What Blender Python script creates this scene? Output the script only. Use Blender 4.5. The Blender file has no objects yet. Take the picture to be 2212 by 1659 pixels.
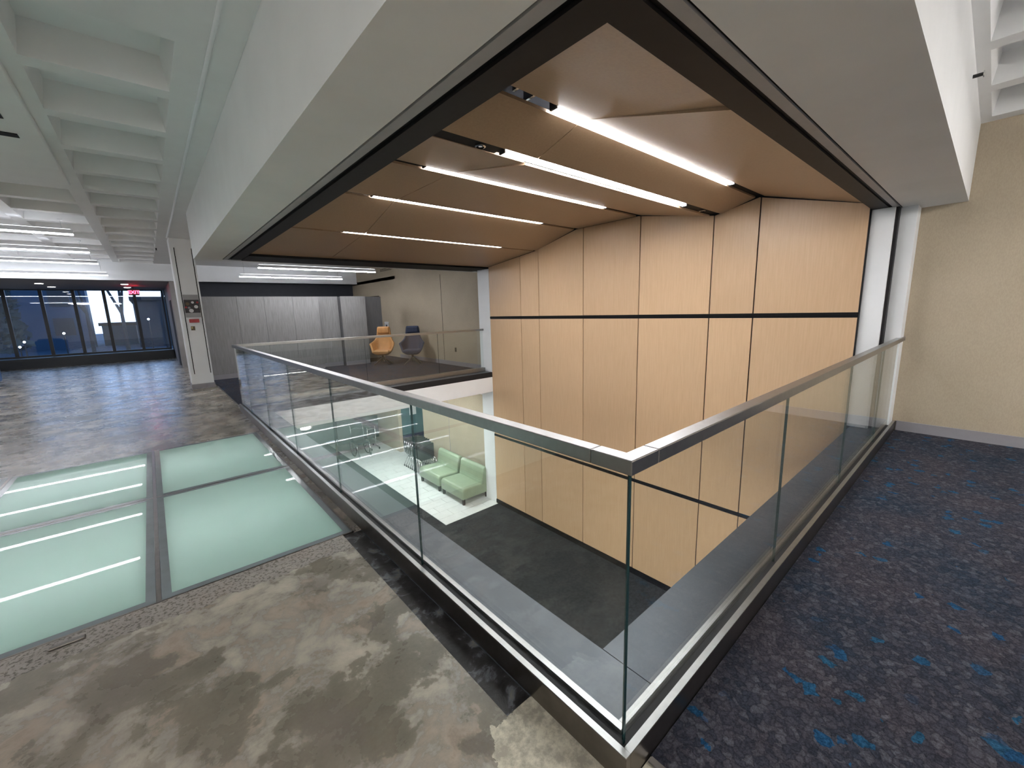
import bpy, bmesh, math, random
from mathutils import Vector, Matrix
random.seed(7)
SC = bpy.context.scene
COL = SC.collection
R = math.radians

# ------------------------------------------------------------------ camera
W_, H_ = 2212, 1659
F_PX = 890.64
yaw, pitch, roll = R(49.1618), R(-10.1813), R(-1.6493)
cam_pos = Vector((-0.96783, -0.62560, 1.48434))
fw = Vector((math.cos(yaw)*math.cos(pitch), math.sin(yaw)*math.cos(pitch), math.sin(pitch)))
rt = Vector((math.sin(yaw), -math.cos(yaw), 0.0))
up = rt.cross(fw)
rt2 = math.cos(roll)*rt + math.sin(roll)*up
up2 = -math.sin(roll)*rt + math.cos(roll)*up
cd = bpy.data.cameras.new('camera')
cam = bpy.data.objects.new('camera', cd)
COL.objects.link(cam)
cam.matrix_world = Matrix(((rt2.x, up2.x, -fw.x, cam_pos.x),
                           (rt2.y, up2.y, -fw.y, cam_pos.y),
                           (rt2.z, up2.z, -fw.z, cam_pos.z),
                           (0, 0, 0, 1)))
cd.sensor_fit = 'HORIZONTAL'
cd.sensor_width = 36.0
cd.lens = 36.0 * F_PX / W_
cd.clip_start = 0.05
cd.clip_end = 300
SC.camera = cam

# ------------------------------------------------------------------ light & exposure
EXPOSURE = 1.95
SC.view_settings.view_transform = 'Standard'
SC.view_settings.look = 'None'
SC.view_settings.gamma = 1.0
SC.view_settings.exposure = EXPOSURE
SC.view_settings.use_curve_mapping = False
try:
    SC.cycles.max_bounces = 9
    SC.cycles.diffuse_bounces = 5
    SC.cycles.glossy_bounces = 4
    SC.cycles.transmission_bounces = 4
    SC.cycles.transparent_max_bounces = 16
    SC.cycles.sample_clamp_indirect = 4.0
    SC.cycles.caustics_reflective = False
    SC.cycles.caustics_refractive = False
except Exception:
    pass

L_STRIP = 15.5      # wood ceiling strips (radiance)
L_PEND = 8.0       # pendants of the lounge
L_NEAR = 34.0        # unseen lamps added behind the view
L_LOW = 17.0         # unseen lamps added on the lower floor
SKY = 0.9

world = bpy.data.worlds.new('dusk_sky')
SC.world = world
world.use_nodes = True
wn = world.node_tree
for n in list(wn.nodes):
    wn.nodes.remove(n)
wo = wn.nodes.new('ShaderNodeOutputWorld')
wb = wn.nodes.new('ShaderNodeBackground')
wc = wn.nodes.new('ShaderNodeTexCoord')
ws = wn.nodes.new('ShaderNodeSeparateXYZ')
wr = wn.nodes.new('ShaderNodeValToRGB')
wr.color_ramp.elements[0].position = 0.0
wr.color_ramp.elements[0].color = (0.62, 0.74, 1.0, 1)
wr.color_ramp.elements[1].position = 0.6
wr.color_ramp.elements[1].color = (0.10, 0.23, 0.42, 1)
wn.links.new(wc.outputs['Generated'], ws.inputs[0])
wn.links.new(ws.outputs['Z'], wr.inputs[0])
wn.links.new(wr.outputs[0], wb.inputs['Color'])
wb.inputs['Strength'].default_value = SKY
wn.links.new(wb.outputs[0], wo.inputs[0])

# ------------------------------------------------------------------ material helpers
def new_mat(name):
    m = bpy.data.materials.new(name)
    m.use_nodes = True
    nt = m.node_tree
    b = nt.nodes.get('Principled BSDF')
    return m, nt, b

def node(nt, kind, **kw):
    n = nt.nodes.new(kind)
    for k, v in kw.items():
        if k == 'op': n.operation = v
        elif k in ('scale', 'detail', 'rough', 'dist', 'rand'):
            nm = {'scale': 'Scale', 'detail': 'Detail', 'rough': 'Roughness', 'dist': 'Distortion', 'rand': 'Randomness'}[k]
            n.inputs[nm].default_value = v
        else:
            setattr(n, k, v)
    return n

def ramp(nt, src, stops, interp='LINEAR'):
    r = nt.nodes.new('ShaderNodeValToRGB')
    cr = r.color_ramp
    cr.interpolation = interp
    while len(cr.elements) < len(stops):
        cr.elements.new(0.5)
    for e, (p, c) in zip(cr.elements, stops):
        e.position = p
        e.color = (c[0], c[1], c[2], 1) if hasattr(c, '__len__') else (c, c, c, 1)
    nt.links.new(src, r.inputs[0])
    return r.outputs[0]

def mixc(nt, fac, a, b, mode='MIX'):
    m = nt.nodes.new('ShaderNodeMix')
    m.data_type = 'RGBA'
    m.blend_type = mode
    def s(i, v):
        if isinstance(v, bpy.types.NodeSocket): nt.links.new(v, m.inputs[i])
        elif i == 0: m.inputs[0].default_value = v
        else: m.inputs[i].default_value = (v[0], v[1], v[2], 1)
    s(0, fac); s(6, a); s(7, b)
    return m.outputs[2]

def mth(nt, op, a, b=0.0, clamp=False):
    m = nt.nodes.new('ShaderNodeMath')
    m.operation = op
    m.use_clamp = clamp
    for i, v in enumerate((a, b)):
        if isinstance(v, bpy.types.NodeSocket): nt.links.new(v, m.inputs[i])
        else: m.inputs[i].default_value = v
    return m.outputs[0]

def coords(nt, sx=1, sy=1, sz=1):
    g = nt.nodes.new('ShaderNodeNewGeometry')
    mp = nt.nodes.new('ShaderNodeMapping')
    mp.inputs['Scale'].default_value = (sx, sy, sz)
    nt.links.new(g.outputs['Position'], mp.inputs[0])
    return mp.outputs[0]

def noise(nt, co, scale, detail=4, rough=.55, dist=0):
    n = node(nt, 'ShaderNodeTexNoise', scale=scale, detail=detail, rough=rough, dist=dist)
    nt.links.new(co, n.inputs['Vector'])
    return n.outputs['Fac']

def bump(nt, b, h, strength=.3, dist=.01):
    n = nt.nodes.new('ShaderNodeBump')
    n.inputs['Strength'].default_value = strength
    n.inputs['Distance'].default_value = dist
    nt.links.new(h, n.inputs['Height'])
    nt.links.new(n.outputs[0], b.inputs['Normal'])

def simple(name, col, rough=.6, metal=0.0, var=.06, scale=8, spec=.5, bmp=0.0):
    m, nt, b = new_mat(name)
    co = coords(nt)
    f = noise(nt, co, scale, 4)
    lo = [c*(1-var) for c in col]; hi = [min(1, c*(1+var)) for c in col]
    nt.links.new(ramp(nt, f, [(.3, lo), (.7, hi)]), b.inputs['Base Color'])
    b.inputs['Roughness'].default_value = rough
    b.inputs['Metallic'].default_value = metal
    b.inputs['Specular IOR Level'].default_value = spec
    if bmp:
        bump(nt, b, noise(nt, co, 180, 3), bmp, .002)
    return m

def emit(name, col, strength):
    m, nt, b = new_mat(name)
    b.inputs['Base Color'].default_value = (.9, .9, .9, 1)
    b.inputs['Emission Color'].default_value = (*col, 1)
    b.inputs['Emission Strength'].default_value = strength
    return m

# painted / plain surfaces
M_WHITE = simple('white_paint', (.82, .83, .835), .55, var=.025, scale=3, bmp=.05)
M_WHITE2 = simple('bright_white_paint', (.80, .82, .84), .5, var=.02, scale=3)
M_BLACK = simple('black_metal', (.003, .003, .004), .6, spec=.2)
M_CHAR = simple('charcoal_metal', (.014, .013, .0145), .6, var=.12, scale=14, spec=.3)
M_TRACK = simple('grey_track', (.36, .36, .37), .5, var=.06)
M_VOID = simple('dark_plenum', (.012, .013, .018), .9)
M_DARKWALL = simple('dark_slate_wall', (.035, .038, .048), .8)
M_STEEL = simple('brushed_steel', (.32, .32, .315), .30, 1.0, var=.05, scale=30)
M_STEEL_DARK = simple('dark_steel', (.20, .18, .165), .3, 1.0, var=.08, scale=20)
M_CHROME = simple('chrome', (.75, .76, .78), .15, 1.0)
M_GASKET = simple('black_gasket', (.008, .008, .010), .6)
M_LEDGE = simple('blue_grey_metal', (.085, .10, .12), .36, .3, var=.10, scale=3.5)
M_BEIGE = None
M_GREYBASE = simple('grey_vinyl_base', (.27, .26, .285), .5, var=.04)
M_TEAL = simple('dark_teal_door', (.035, .10, .12), .3, var=.08)
M_NAVY = simple('navy_panel', (.010, .02, .055), .4)
M_RED = simple('red_plastic', (.42, .03, .04), .35)
M_BROWN = simple('brown_card', (.12, .09, .05), .6)
M_PLASTIC = simple('white_plastic', (.72, .73, .74), .35)
M_DARKPL = simple('dark_plastic', (.02, .022, .025), .4)
M_GREEN = simple('sage_vinyl', (.25, .315, .215), .45, var=.05, scale=6)
M_BLKFAB = simple('black_mesh_fabric', (.012, .018, .018), .7)
M_TAN = simple('tan_leather', (.50, .25, .085), .5, var=.12, scale=9)
M_NAVYFAB = simple('navy_fabric', (.035, .045, .085), .85, var=.15, scale=30)
M_BLUEFAB = simple('blue_vinyl', (.03, .10, .28), .4, var=.1)
M_LEG = simple('dark_bronze_leg', (.10, .085, .075), .35, .6)
M_WOODLEG = simple('dark_wood_foot', (.018, .012, .010), .5)
M_FRAME = simple('window_frame_black', (.006, .009, .014), .45)

def mk_beige():
    m, nt, b = new_mat('beige_wallcovering')
    co = coords(nt)
    f = noise(nt, co, 2.2, 3)
    f2 = noise(nt, coords(nt, 1, 1, .35), 120, 3)
    c = ramp(nt, f, [(.3, (.40, .335, .245)), (.7, (.44, .37, .275))])
    c = mixc(nt, .25, c, ramp(nt, f2, [(.35, (.33, .275, .20)), (.65, (.50, .43, .33))]))
    nt.links.new(c, b.inputs['Base Color'])
    b.inputs['Roughness'].default_value = .7
    bump(nt, b, f2, .12, .002)
    return m
M_BEIGE = mk_beige()

def mk_wood(name, lo, mid, hi, rough=.42):
    m, nt, b = new_mat(name)
    oi = nt.nodes.new('ShaderNodeObjectInfo')
    co = coords(nt, 60, 60, 3)
    f = noise(nt, co, 1.0, 5, .6)
    g = noise(nt, coords(nt, 3, 3, .5), 1.0, 3)
    c = ramp(nt, f, [(.25, lo), (.5, mid), (.8, hi)])
    c = mixc(nt, mth(nt, 'MULTIPLY', g, .35), c, mid)
    r = ramp(nt, oi.outputs['Random'], [(0, .93), (1, 1.06)])
    c = mixc(nt, 1.0, c, r, 'MULTIPLY')
    nt.links.new(c, b.inputs['Base Color'])
    b.inputs['Roughness'].default_value = rough
    bump(nt, b, f, .04, .002)
    return m
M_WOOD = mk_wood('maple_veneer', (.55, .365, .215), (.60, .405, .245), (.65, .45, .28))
M_WOODC = mk_wood('maple_veneer_shaded', (.39, .265, .165), (.43, .295, .185), (.47, .33, .21))  # same veneer as the wall, the ceiling's weaker light put into its colour
M_GREYWOOD = mk_wood('grey_woodgrain', (.15, .145, .145), (.225, .22, .222), (.31, .305, .31), .5)
M_GREYWOOD_D = mk_wood('dark_grey_woodgrain', (.10, .10, .105), (.135, .135, .14), (.17, .17, .18), .5)

def mk_concrete():
    m, nt, b = new_mat('polished_stained_concrete')
    co = coords(nt)
    big = noise(nt, co, 1.9, 9, .60, .15)
    mid = noise(nt, co, 3.4, 9, .66, .25)
    fine = noise(nt, co, 60, 4, .7)
    gen = noise(nt, co, .55, 3, .5)
    c = ramp(nt, mid, [(.34, (.26, .205, .165)), (.42, (.40, .33, .265)), (.49, (.27, .25, .215)), (.55, (.42, .385, .32)), (.66, (.54, .48, .40))])
    olive = ramp(nt, noise(nt, co, 6, 5, .6), [(.3, (.105, .095, .068)), (.7, (.17, .15, .112))])
    c = mixc(nt, ramp(nt, big, [(.45, .95), (.475, .85), (.488, .2), (.53, 0)]), c, olive)
    st = noise(nt, coords(nt, 1.3, .8, 1), 2.7, 7, .62, .1)
    c = mixc(nt, ramp(nt, st, [(.56, 0), (.60, .55), (.75, .8)]), c, (.135, .115, .095))
    c = mixc(nt, ramp(nt, gen, [(.4, .0), (.62, .35)]), c, (.21, .165, .135))
    c = mixc(nt, .12, c, ramp(nt, fine, [(.3, (.13, .12, .105)), (.7, (.36, .34, .31))]))
    sep = nt.nodes.new('ShaderNodeSeparateXYZ')
    g = nt.nodes.new('ShaderNodeNewGeometry')
    nt.links.new(g.outputs['Position'], sep.inputs[0])
    X, Y = sep.outputs['X'], sep.outputs['Y']
    wob = mth(nt, 'MULTIPLY', mth(nt, 'SUBTRACT', noise(nt, co, 9, 6, .65), .5), .30)
    # exposed aggregate strip along the glass floor
    yy = mth(nt, 'ADD', Y, mth(nt, 'MULTIPLY', wob, .5))
    strip = mth(nt, 'MULTIPLY', mth(nt, 'GREATER_THAN', yy, 1.93), mth(nt, 'LESS_THAN', Y, 2.2))
    v = node(nt, 'ShaderNodeTexVoronoi', scale=75, rand=1)
    nt.links.new(co, v.inputs['Vector'])
    peb = mixc(nt, ramp(nt, noise(nt, co, 60, 3, .6), [(.40, 1), (.50, 0)]), (.29, .265, .25), (.07, .06, .055))
    c = mixc(nt, mth(nt, 'MULTIPLY', strip, .75), c, peb)
    # pale repair mortar by the corner shoe
    xr = mth(nt, 'ADD', X, wob)
    yr = mth(nt, 'ADD', Y, wob)
    dgl = mth(nt, 'ADD', mth(nt, 'MULTIPLY', mth(nt, 'ADD', xr, .26), 1.15), mth(nt, 'MULTIPLY', mth(nt, 'SUBTRACT', .36, yr), .62))
    patch = mth(nt, 'MULTIPLY', mth(nt, 'GREATER_THAN', dgl, 0.0), mth(nt, 'LESS_THAN', yr, .40))
    patch = mth(nt, 'MULTIPLY', patch, mth(nt, 'GREATER_THAN', X, -.62))
    cream = mixc(nt, ramp(nt, noise(nt, co, 14, 6, .7), [(.42, 0), (.60, 1)]), (.36, .33, .27), (.66, .62, .50))
    c = mixc(nt, mth(nt, 'MULTIPLY', patch, .95), c, cream)
    nt.links.new(c, b.inputs['Base Color'])
    rr = ramp(nt, mid, [(.35, .22), (.65, .34)])
    rg = mixc(nt, patch, rr, (.8, .8, .8))
    rg = mixc(nt, strip, rg, (.7, .7, .7))
    nt.links.new(rg, b.inputs['Roughness'])
    hh = mixc(nt, .3, mid, fine)
    bump(nt, b, hh, .014, .003)
    return m
M_CONC = mk_concrete()

def mk_trench():
    m, nt, b = new_mat('dark_adhesive_joint')
    co = coords(nt)
    f = noise(nt, co, 9, 7, .65, .5)
    c = ramp(nt, f, [(.40, (.010, .009, .009)), (.54, (.030, .028, .030)), (.60, (.13, .14, .16)), (.70, (.22, .20, .15))])
    nt.links.new(c, b.inputs['Base Color'])
    b.inputs['Roughness'].default_value = .45
    bump(nt, b, f, .4, .01)
    return m
M_TRENCH = mk_trench()

def mk_carpet():
    m, nt, b = new_mat('pebble_pattern_carpet')
    co0 = coords(nt)
    nz = nt.nodes.new('ShaderNodeTexNoise'); nz.inputs['Scale'].default_value = 34; nz.inputs['Detail'].default_value = 5
    nt.links.new(co0, nz.inputs['Vector'])
    vm = nt.nodes.new('ShaderNodeVectorMath'); vm.operation = 'SCALE'; vm.inputs['Scale'].default_value = .040
    nt.links.new(nz.outputs['Color'], vm.inputs[0])
    va = nt.nodes.new('ShaderNodeVectorMath'); va.operation = 'ADD'
    nt.links.new(co0, va.inputs[0]); nt.links.new(vm.outputs[0], va.inputs[1])
    co = va.outputs[0]
    v = node(nt, 'ShaderNodeTexVoronoi', scale=36, rand=1); nt.links.new(co, v.inputs['Vector'])
    v2 = node(nt, 'ShaderNodeTexVoronoi', scale=23, rand=1); nt.links.new(co, v2.inputs['Vector'])
    sp2 = nt.nodes.new('ShaderNodeSeparateColor'); nt.links.new(v2.outputs['Color'], sp2.inputs[0])
    e = node(nt, 'ShaderNodeTexVoronoi', scale=36, rand=1, feature='DISTANCE_TO_EDGE'); nt.links.new(co, e.inputs['Vector'])
    sp = nt.nodes.new('ShaderNodeSeparateColor'); nt.links.new(v.outputs['Color'], sp.inputs[0])
    base = ramp(nt, sp.outputs[0], [(0, (.016, .019, .030)), (.35, (.030, .032, .045)), (.7, (.050, .047, .058)), (1, (.080, .080, .094))])
    zone = noise(nt, co0, 1.6, 3)
    tint = ramp(nt, zone, [(.35, (.014, .030, .050)), (.65, (.052, .046, .055))])
    base = mixc(nt, .45, base, tint)
    blue = ramp(nt, sp2.outputs[1], [(0.0, 0), (.968, 0), (.975, 1)], 'LINEAR')
    bl = mixc(nt, sp2.outputs[2], (.010, .050, .12), (.014, .065, .12))
    base = mixc(nt, blue, base, bl)
    edge = ramp(nt, e.outputs['Distance'], [(.0, (.60, .60, .63)), (.14, (.95, .95, .95)), (.3, (1.1, 1.1, 1.1))])
    base = mixc(nt, 1.0, base, edge, 'MULTIPLY')
    fz = noise(nt, co0, 150, 4, .85)
    base = mixc(nt, 1.0, base, ramp(nt, fz, [(.3, (.40, .40, .40)), (.7, (1.7, 1.7, 1.7))]), 'MULTIPLY')
    nt.links.new(base, b.inputs['Base Color'])
    b.inputs['Roughness'].default_value = 1.0
    b.inputs['Specular IOR Level'].default_value = .12
    bump(nt, b, mixc(nt, .5, edge, fz), .6, .006)
    return m
M_CARPET = mk_carpet()
M_LOWCARPET = simple('charcoal_carpet', (.022, .026, .030), 1.0, var=.30, scale=22, spec=.15, bmp=.3)
M_TILE = simple('white_floor_tile', (.66, .68, .68), .28, var=.05, scale=7)
M_GROUT = simple('grey_grout', (.36, .37, .37), .8)

def mk_thin_glass(name, tint, refl_rough=.0, boost=1.0):
    m, nt, b = new_mat(name)
    nt.nodes.remove(b)
    out = nt.nodes.get('Material Output')
    tr = nt.nodes.new('ShaderNodeBsdfTransparent')
    tr.inputs[0].default_value = (*tint, 1)
    gl = nt.nodes.new('ShaderNodeBsdfGlossy')
    gl.inputs['Color'].default_value = (1, 1, 1, 1)
    gl.inputs['Roughness'].default_value = refl_rough
    fr = nt.nodes.new('ShaderNodeLayerWeight')      # Schlick reflectance, the same from either side of the pane
    fr.inputs['Blend'].default_value = .5
    mx = nt.nodes.new('ShaderNodeMixShader')
    p5 = mth(nt, 'POWER', fr.outputs['Facing'], 5.0)
    f = mth(nt, 'MULTIPLY', mth(nt, 'ADD', mth(nt, 'MULTIPLY', p5, .96), .042), boost, True)
    nt.links.new(f, mx.inputs[0])
    nt.links.new(tr.outputs[0], mx.inputs[1])
    nt.links.new(gl.outputs[0], mx.inputs[2])
    nt.links.new(mx.outputs[0], out.inputs[0])
    return m
M_GLASS = mk_thin_glass('railing_glass', (.955, .975, .965))
M_WGLASS = mk_thin_glass('window_glass', (.80, .90, 1.0))
M_GEDGE = simple('green_glass_edge', (.010, .035, .038), .12, var=.1)

def mk_skylight():
    m, nt, b = new_mat('frosted_aqua_glass')
    co = coords(nt)
    f = noise(nt, co, 1.2, 3)
    c = ramp(nt, f, [(.3, (.35, .56, .49)), (.7, (.40, .62, .54))])
    nt.links.new(c, b.inputs['Base Color'])
    b.inputs['Roughness'].default_value = .015
    b.inputs['IOR'].default_value = 1.5
    tl = nt.nodes.new('ShaderNodeBsdfTranslucent')
    tl.inputs[0].default_value = (.82, .87, .87, 1)
    mx = nt.nodes.new('ShaderNodeMixShader')
    mx.inputs[0].default_value = .38
    out = nt.nodes.get('Material Output')
    nt.links.new(b.outputs[0], mx.inputs[1]); nt.links.new(tl.outputs[0], mx.inputs[2])
    nt.links.new(mx.outputs[0], out.inputs[0])
    return m
M_AQUA = mk_skylight()
M_AQUAEDGE = simple('grey_glass_border', (.20, .23, .25), .12, var=.08)

M_LIGHT = emit('strip_light', (.96, .97, 1.0), L_STRIP)
M_PENDL = emit('pendant_light', (.93, .95, 1.0), L_PEND)
M_PENDR = emit('pendant_light_far_side', (.95, .96, 1.0), 26.0)
M_PENDU = emit('pendant_uplight', (.90, .92, 1.0), L_PEND*.15)
M_NEARL = emit('added_near_lamp', (1.0, .96, .92), L_NEAR)
M_LOWL2 = emit('added_lamp_under_slab', (1.0, .97, .92), 34.0)
M_LOWL = emit('added_lower_floor_lamp', (.93, 1.0, .98), L_LOW)
M_BOXL = emit('added_glow_strip', (.93, 1.0, .98), 7.5)
M_DOWN = emit('downlight_glow', (1, .95, .9), 6.0)
M_EXIT = emit('exit_red_glow', (1.0, .02, .05), 5.0)
M_LAMP = emit('street_lamp_glow', (1, .95, .9), 20.0)

# ------------------------------------------------------------------ geometry helpers
class MB:
    def __init__(s): s.bm = bmesh.new()
    def box(s, a, b, mi=0):
        x0, x1 = sorted((a[0], b[0])); y0, y1 = sorted((a[1], b[1])); z0, z1 = sorted((a[2], b[2]))
        v = [s.bm.verts.new(p) for p in ((x0,y0,z0),(x1,y0,z0),(x1,y1,z0),(x0,y1,z0),(x0,y0,z1),(x1,y0,z1),(x1,y1,z1),(x0,y1,z1))]
        for q in ((0,3,2,1),(4,5,6,7),(0,1,5,4),(1,2,6,5),(2,3,7,6),(3,0,4,7)):
            f = s.bm.faces.new([v[i] for i in q]); f.material_index = mi
        return s
    def face(s, pts, mi=0):
        f = s.bm.faces.new([s.bm.verts.new(p) for p in pts]); f.material_index = mi
        return s
    def prism(s, prof, d0, d1, axis):      # profile (u,v) swept along axis from d0 to d1
        def P(u, v, d):
            return {'x': (d, u, v), 'y': (u, d, v), 'z': (u, v, d)}[axis]
        A = [s.bm.verts.new(P(u, v, d0)) for u, v in prof]
        B = [s.bm.verts.new(P(u, v, d1)) for u, v in prof]
        s.bm.faces.new(A); s.bm.faces.new(B[::-1])
        n = len(prof)
        for i in range(n):
            s.bm.faces.new((A[i], A[(i+1)%n], B[(i+1)%n], B[i]))
        return s
    def cyl(s, p0, p1, r0, r1=None, n=12):
        r1 = r0 if r1 is None else r1
        p0, p1 = Vector(p0), Vector(p1)
        d = (p1-p0).normalized()
        a = d.orthogonal().normalized(); b = d.cross(a)
        A = [s.bm.verts.new(p0 + r0*(math.cos(t)*a+math.sin(t)*b)) for t in [2*math.pi*i/n for i in range(n)]]
        B = [s.bm.verts.new(p1 + r1*(math.cos(t)*a+math.sin(t)*b)) for t in [2*math.pi*i/n for i in range(n)]]
        s.bm.faces.new(A[::-1]); s.bm.faces.new(B)
        for i in range(n):
            s.bm.faces.new((A[i], A[(i+1)%n], B[(i+1)%n], B[i]))
        return s
    def path(s, pts, r, n=8):
        for a, b in zip(pts[:-1], pts[1:]): s.cyl(a, b, r, n=n)
        return s
    def build(s, name, mat, parent=None, bevel=0, smooth=False, seg=2, sub=0, keep=False):
        bmesh.ops.recalc_face_normals(s.bm, faces=s.bm.faces)
        me = bpy.data.meshes.new(name)
        off = Vector((0, 0, 0))
        if parent is not None: off = world_loc(parent)
        for v in s.bm.verts: v.co -= off
        s.bm.to_mesh(me); s.bm.free()
        for mm in (mat if isinstance(mat, (list, tuple)) else [mat]): me.materials.append(mm)
        o = bpy.data.objects.new(name, me)
        COL.objects.link(o)
        if parent is not None: o.parent = parent
        if bevel:
            md = o.modifiers.new('bevel', 'BEVEL'); md.width = bevel; md.segments = seg; md.limit_method = 'ANGLE'
        if sub:
            md = o.modifiers.new('sub', 'SUBSURF'); md.levels = sub; md.render_levels = sub
        if smooth:
            for p in me.polygons: p.use_smooth = True
        return o

LOCS = {}
def world_loc(o):
    v = Vector(o.location)
    while o.parent is not None:
        o = o.parent; v += Vector(o.location)
    return v

def struct(o):
    o['kind'] = 'structure'
    return o
def thing(name, label, cat, loc=(0, 0, 0), group=None, rz=0):
    o = bpy.data.objects.new(name, None); COL.objects.link(o)
    o.location = loc; o.rotation_euler[2] = rz
    o.empty_display_size = .2
    o['label'] = label; o['category'] = cat
    if group: o['group'] = group
    return o
def tag(o, label, cat, group=None):
    o['label'] = label; o['category'] = cat
    if group: o['group'] = group
    return o
def sempty(name, loc=(0, 0, 0)):
    o = bpy.data.objects.new(name, None); COL.objects.link(o); o.location = loc
    o['kind'] = 'structure'
    return o
def local_part(name, mb, mat, parent, **kw):       # geometry given in the thing's own space
    p = parent
    off = world_loc(p)
    for v in mb.bm.verts: v.co += off
    return mb.build(name, mat, parent, **kw)
def copy_tree(o, parent=None):
    c = o.copy(); COL.objects.link(c)
    if parent is not None: c.parent = parent
    for ch in list(o.children): copy_tree(ch, c)
    return c

# ------------------------------------------------------------------ key dimensions
XW = 4.93            # wood wall plane
XB = 5.336           # beige wall plane
YF = 6.90            # far edge of the opening
YR = 7.17            # far railing
E0 = 0.30            # near edges of the opening
ZL = -3.20           # lower floor
ZC = 3.12            # concrete ceiling
ZS = 2.42            # soffit of the bulkhead round the opening
ROOM_X, ROOM_Y, ROOM_YB = -8.0, 20.8, -5.0

# ------------------------------------------------------------------ floors (structure)
SKX0, SKX1, SKY0, SKY1 = -4.35, -.09, 2.12, 5.55
TX0, TX1, TY0, TY1 = -.165, -.046, .385, 2.12
def slab_rects(rects, z1, z0, name, mat):
    m = MB()
    for x0, x1, y0, y1 in rects: m.box((x0, y0, z0), (x1, y1, z1))
    return struct(m.build(name, mat))
slab_rects([(ROOM_X, .10, ROOM_YB, -.046), (ROOM_X, TX0, -.046, SKY0), (TX0, -.04, -.046, TY0), (ROOM_X, SKX0, SKY0, SKY1),
            (SKX1, -.04, SKY0, SKY1), (ROOM_X, -.04, SKY1, YR+.03), (ROOM_X, .0, YR+.03, ROOM_Y+.4)], 0, -.25, 'floor', M_CONC)
struct(MB().box((TX0, TY0, -.25), (-.04, SKY0, -.012)).build('floor', M_TRENCH))
slab_rects([(.10, XB, ROOM_YB, -.046)], .004, -.25, 'floor', M_CARPET)
slab_rects([(.0, XB, YR+.03, 16.2)], .004, -.25, 'floor', M_CARPET)
struct(MB().box((.075, -2.0, 0), (.10, -.05, .007)).build('trim_1', M_STEEL, bevel=.002))
struct(MB().box((-.006, YR+.06, 0), (.012, 10.46, .008)).build('trim_2', M_STEEL, bevel=.002))

# ledges inside the railing (metal capping) with a joint at the corner
lm = MB()
lm.box((-.04, -.04, -.20), (E0-.002, YR+.03, .05))
struct(lm.build('trim_3', M_LEDGE))
struct(MB().box((E0+.002, -.04, -.20), (5.10, E0, .05)).build('trim_4', M_LEDGE))
struct(MB().box((E0, YF, -.05), (XB, YR+.03, .065)).build('trim_5', M_CHAR))
struct(MB().box((E0-.01, YF+.01, .0655), (XB, YR-.05, .068)).build('trim_6', M_LEDGE))

# lower storey
struct(MB().box((-5.5, -2.0, ZL-.2), (XW, 6.83, ZL)).box((-6, 6.83, ZL-.2), (3.41, 15.2, ZL)).build('floor', M_LOWCARPET))
fl = struct(MB().box((3.412, 6.832, ZL-.2), (6.4, 15.2, ZL-.006)).build('floor', M_GROUT))
tile_me = None
ty = 0
yy = 6.835
row = 0
tl, tw = .61, .305
while yy < 14.6:
    xx = 3.415 - (row % 3)*.2
    while xx < 6.0:
        a, b = max(xx, 3.415), min(xx+tl, 6.2)
        if b-a > .02:
            MB().box((a+.003, yy+.003, ZL-.006), (b-.003, yy+tw-.003, ZL+.001)).build('floor_tile', M_TILE, fl)
        xx += tl
    yy += tw; row += 1
# slab edges between storeys, beam and downstand
struct(MB().box((E0-.012, YF+.0, -.40), (XW, 7.28, -.051)).build('trim_7', M_WHITE2))
struct(MB().box((XW, 7.32, -.53), (XB, 11.15, -.26)).build('trim_8', M_WHITE2))
struct(MB().box((-2.5, -2.0, -.40), (E0-.014, 7.30, -.27)).box((-2.5+2.8, -2.0, -.40), (XW, E0-.02, -.27)).build('ceiling', M_WHITE))
bpy.data.objects.remove(bpy.data.objects['ceiling'])
struct(MB().box((-6, 7.30, -.40), (4.9, 15.2, -.28)).build('ceiling', M_WHITE))
# lower walls
wl = struct(MB().box((XB, 7.32, ZL), (XB+.15, 11.15, -.53)).build('wall_lower', M_BEIGE))
struct(MB().box((XW, 12.12, ZL), (XW+.12, 15.2, -.40)).build('wall_lower', M_BEIGE))
struct(MB().box((XB-.006, 9.57, ZL), (XB, 9.58, -.53)).build('trim_9', M_GREYBASE))
struct(MB().box((XW+.12, 12.12, ZL), (6.4, 12.2, ZL+.10)).build('baseboard_alcove', M_PLASTIC))
struct(MB().box((6.4, 11.0, ZL), (6.5, 12.3, -.40)).box((XB+.15, 11.0, ZL), (6.4, 11.1, -.40)).build('wall_alcove', M_BEIGE))
dr = struct(MB().box((XW+.12, 12.16, ZL+.10), (6.4, 12.25, -.42)).build('door_1', M_TEAL))
MB().box((XW+.12, 12.145, ZL+.10), (6.4, 12.16, ZL+.55)).build('kick_panel', M_NAVY, dr)
MB().box((5.38, 12.14, -1.98), (5.62, 12.155, -1.72)).build('notice', M_PLASTIC, dr)
struct(MB().box((-6, 15.2, ZL), (XW+.1, 15.3, -.28)).build('wall_lower', simple('dark_green_glazed_wall', (.022, .038, .036), .25)))
struct(MB().box((-5.6, -2.1, ZL), (-5.5, 7.3, -.25)).box((-5.6, -2.1, ZL), (XW+.1, -2.0, -.25)).build('wall_lower', M_BEIGE))
struct(MB().box((-6.1, 7.3, ZL), (-6, 15.2, -.25)).box((-6, 7.2, ZL), (-5.5, 7.3, -.25)).build('wall_lower', M_BEIGE))

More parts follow.
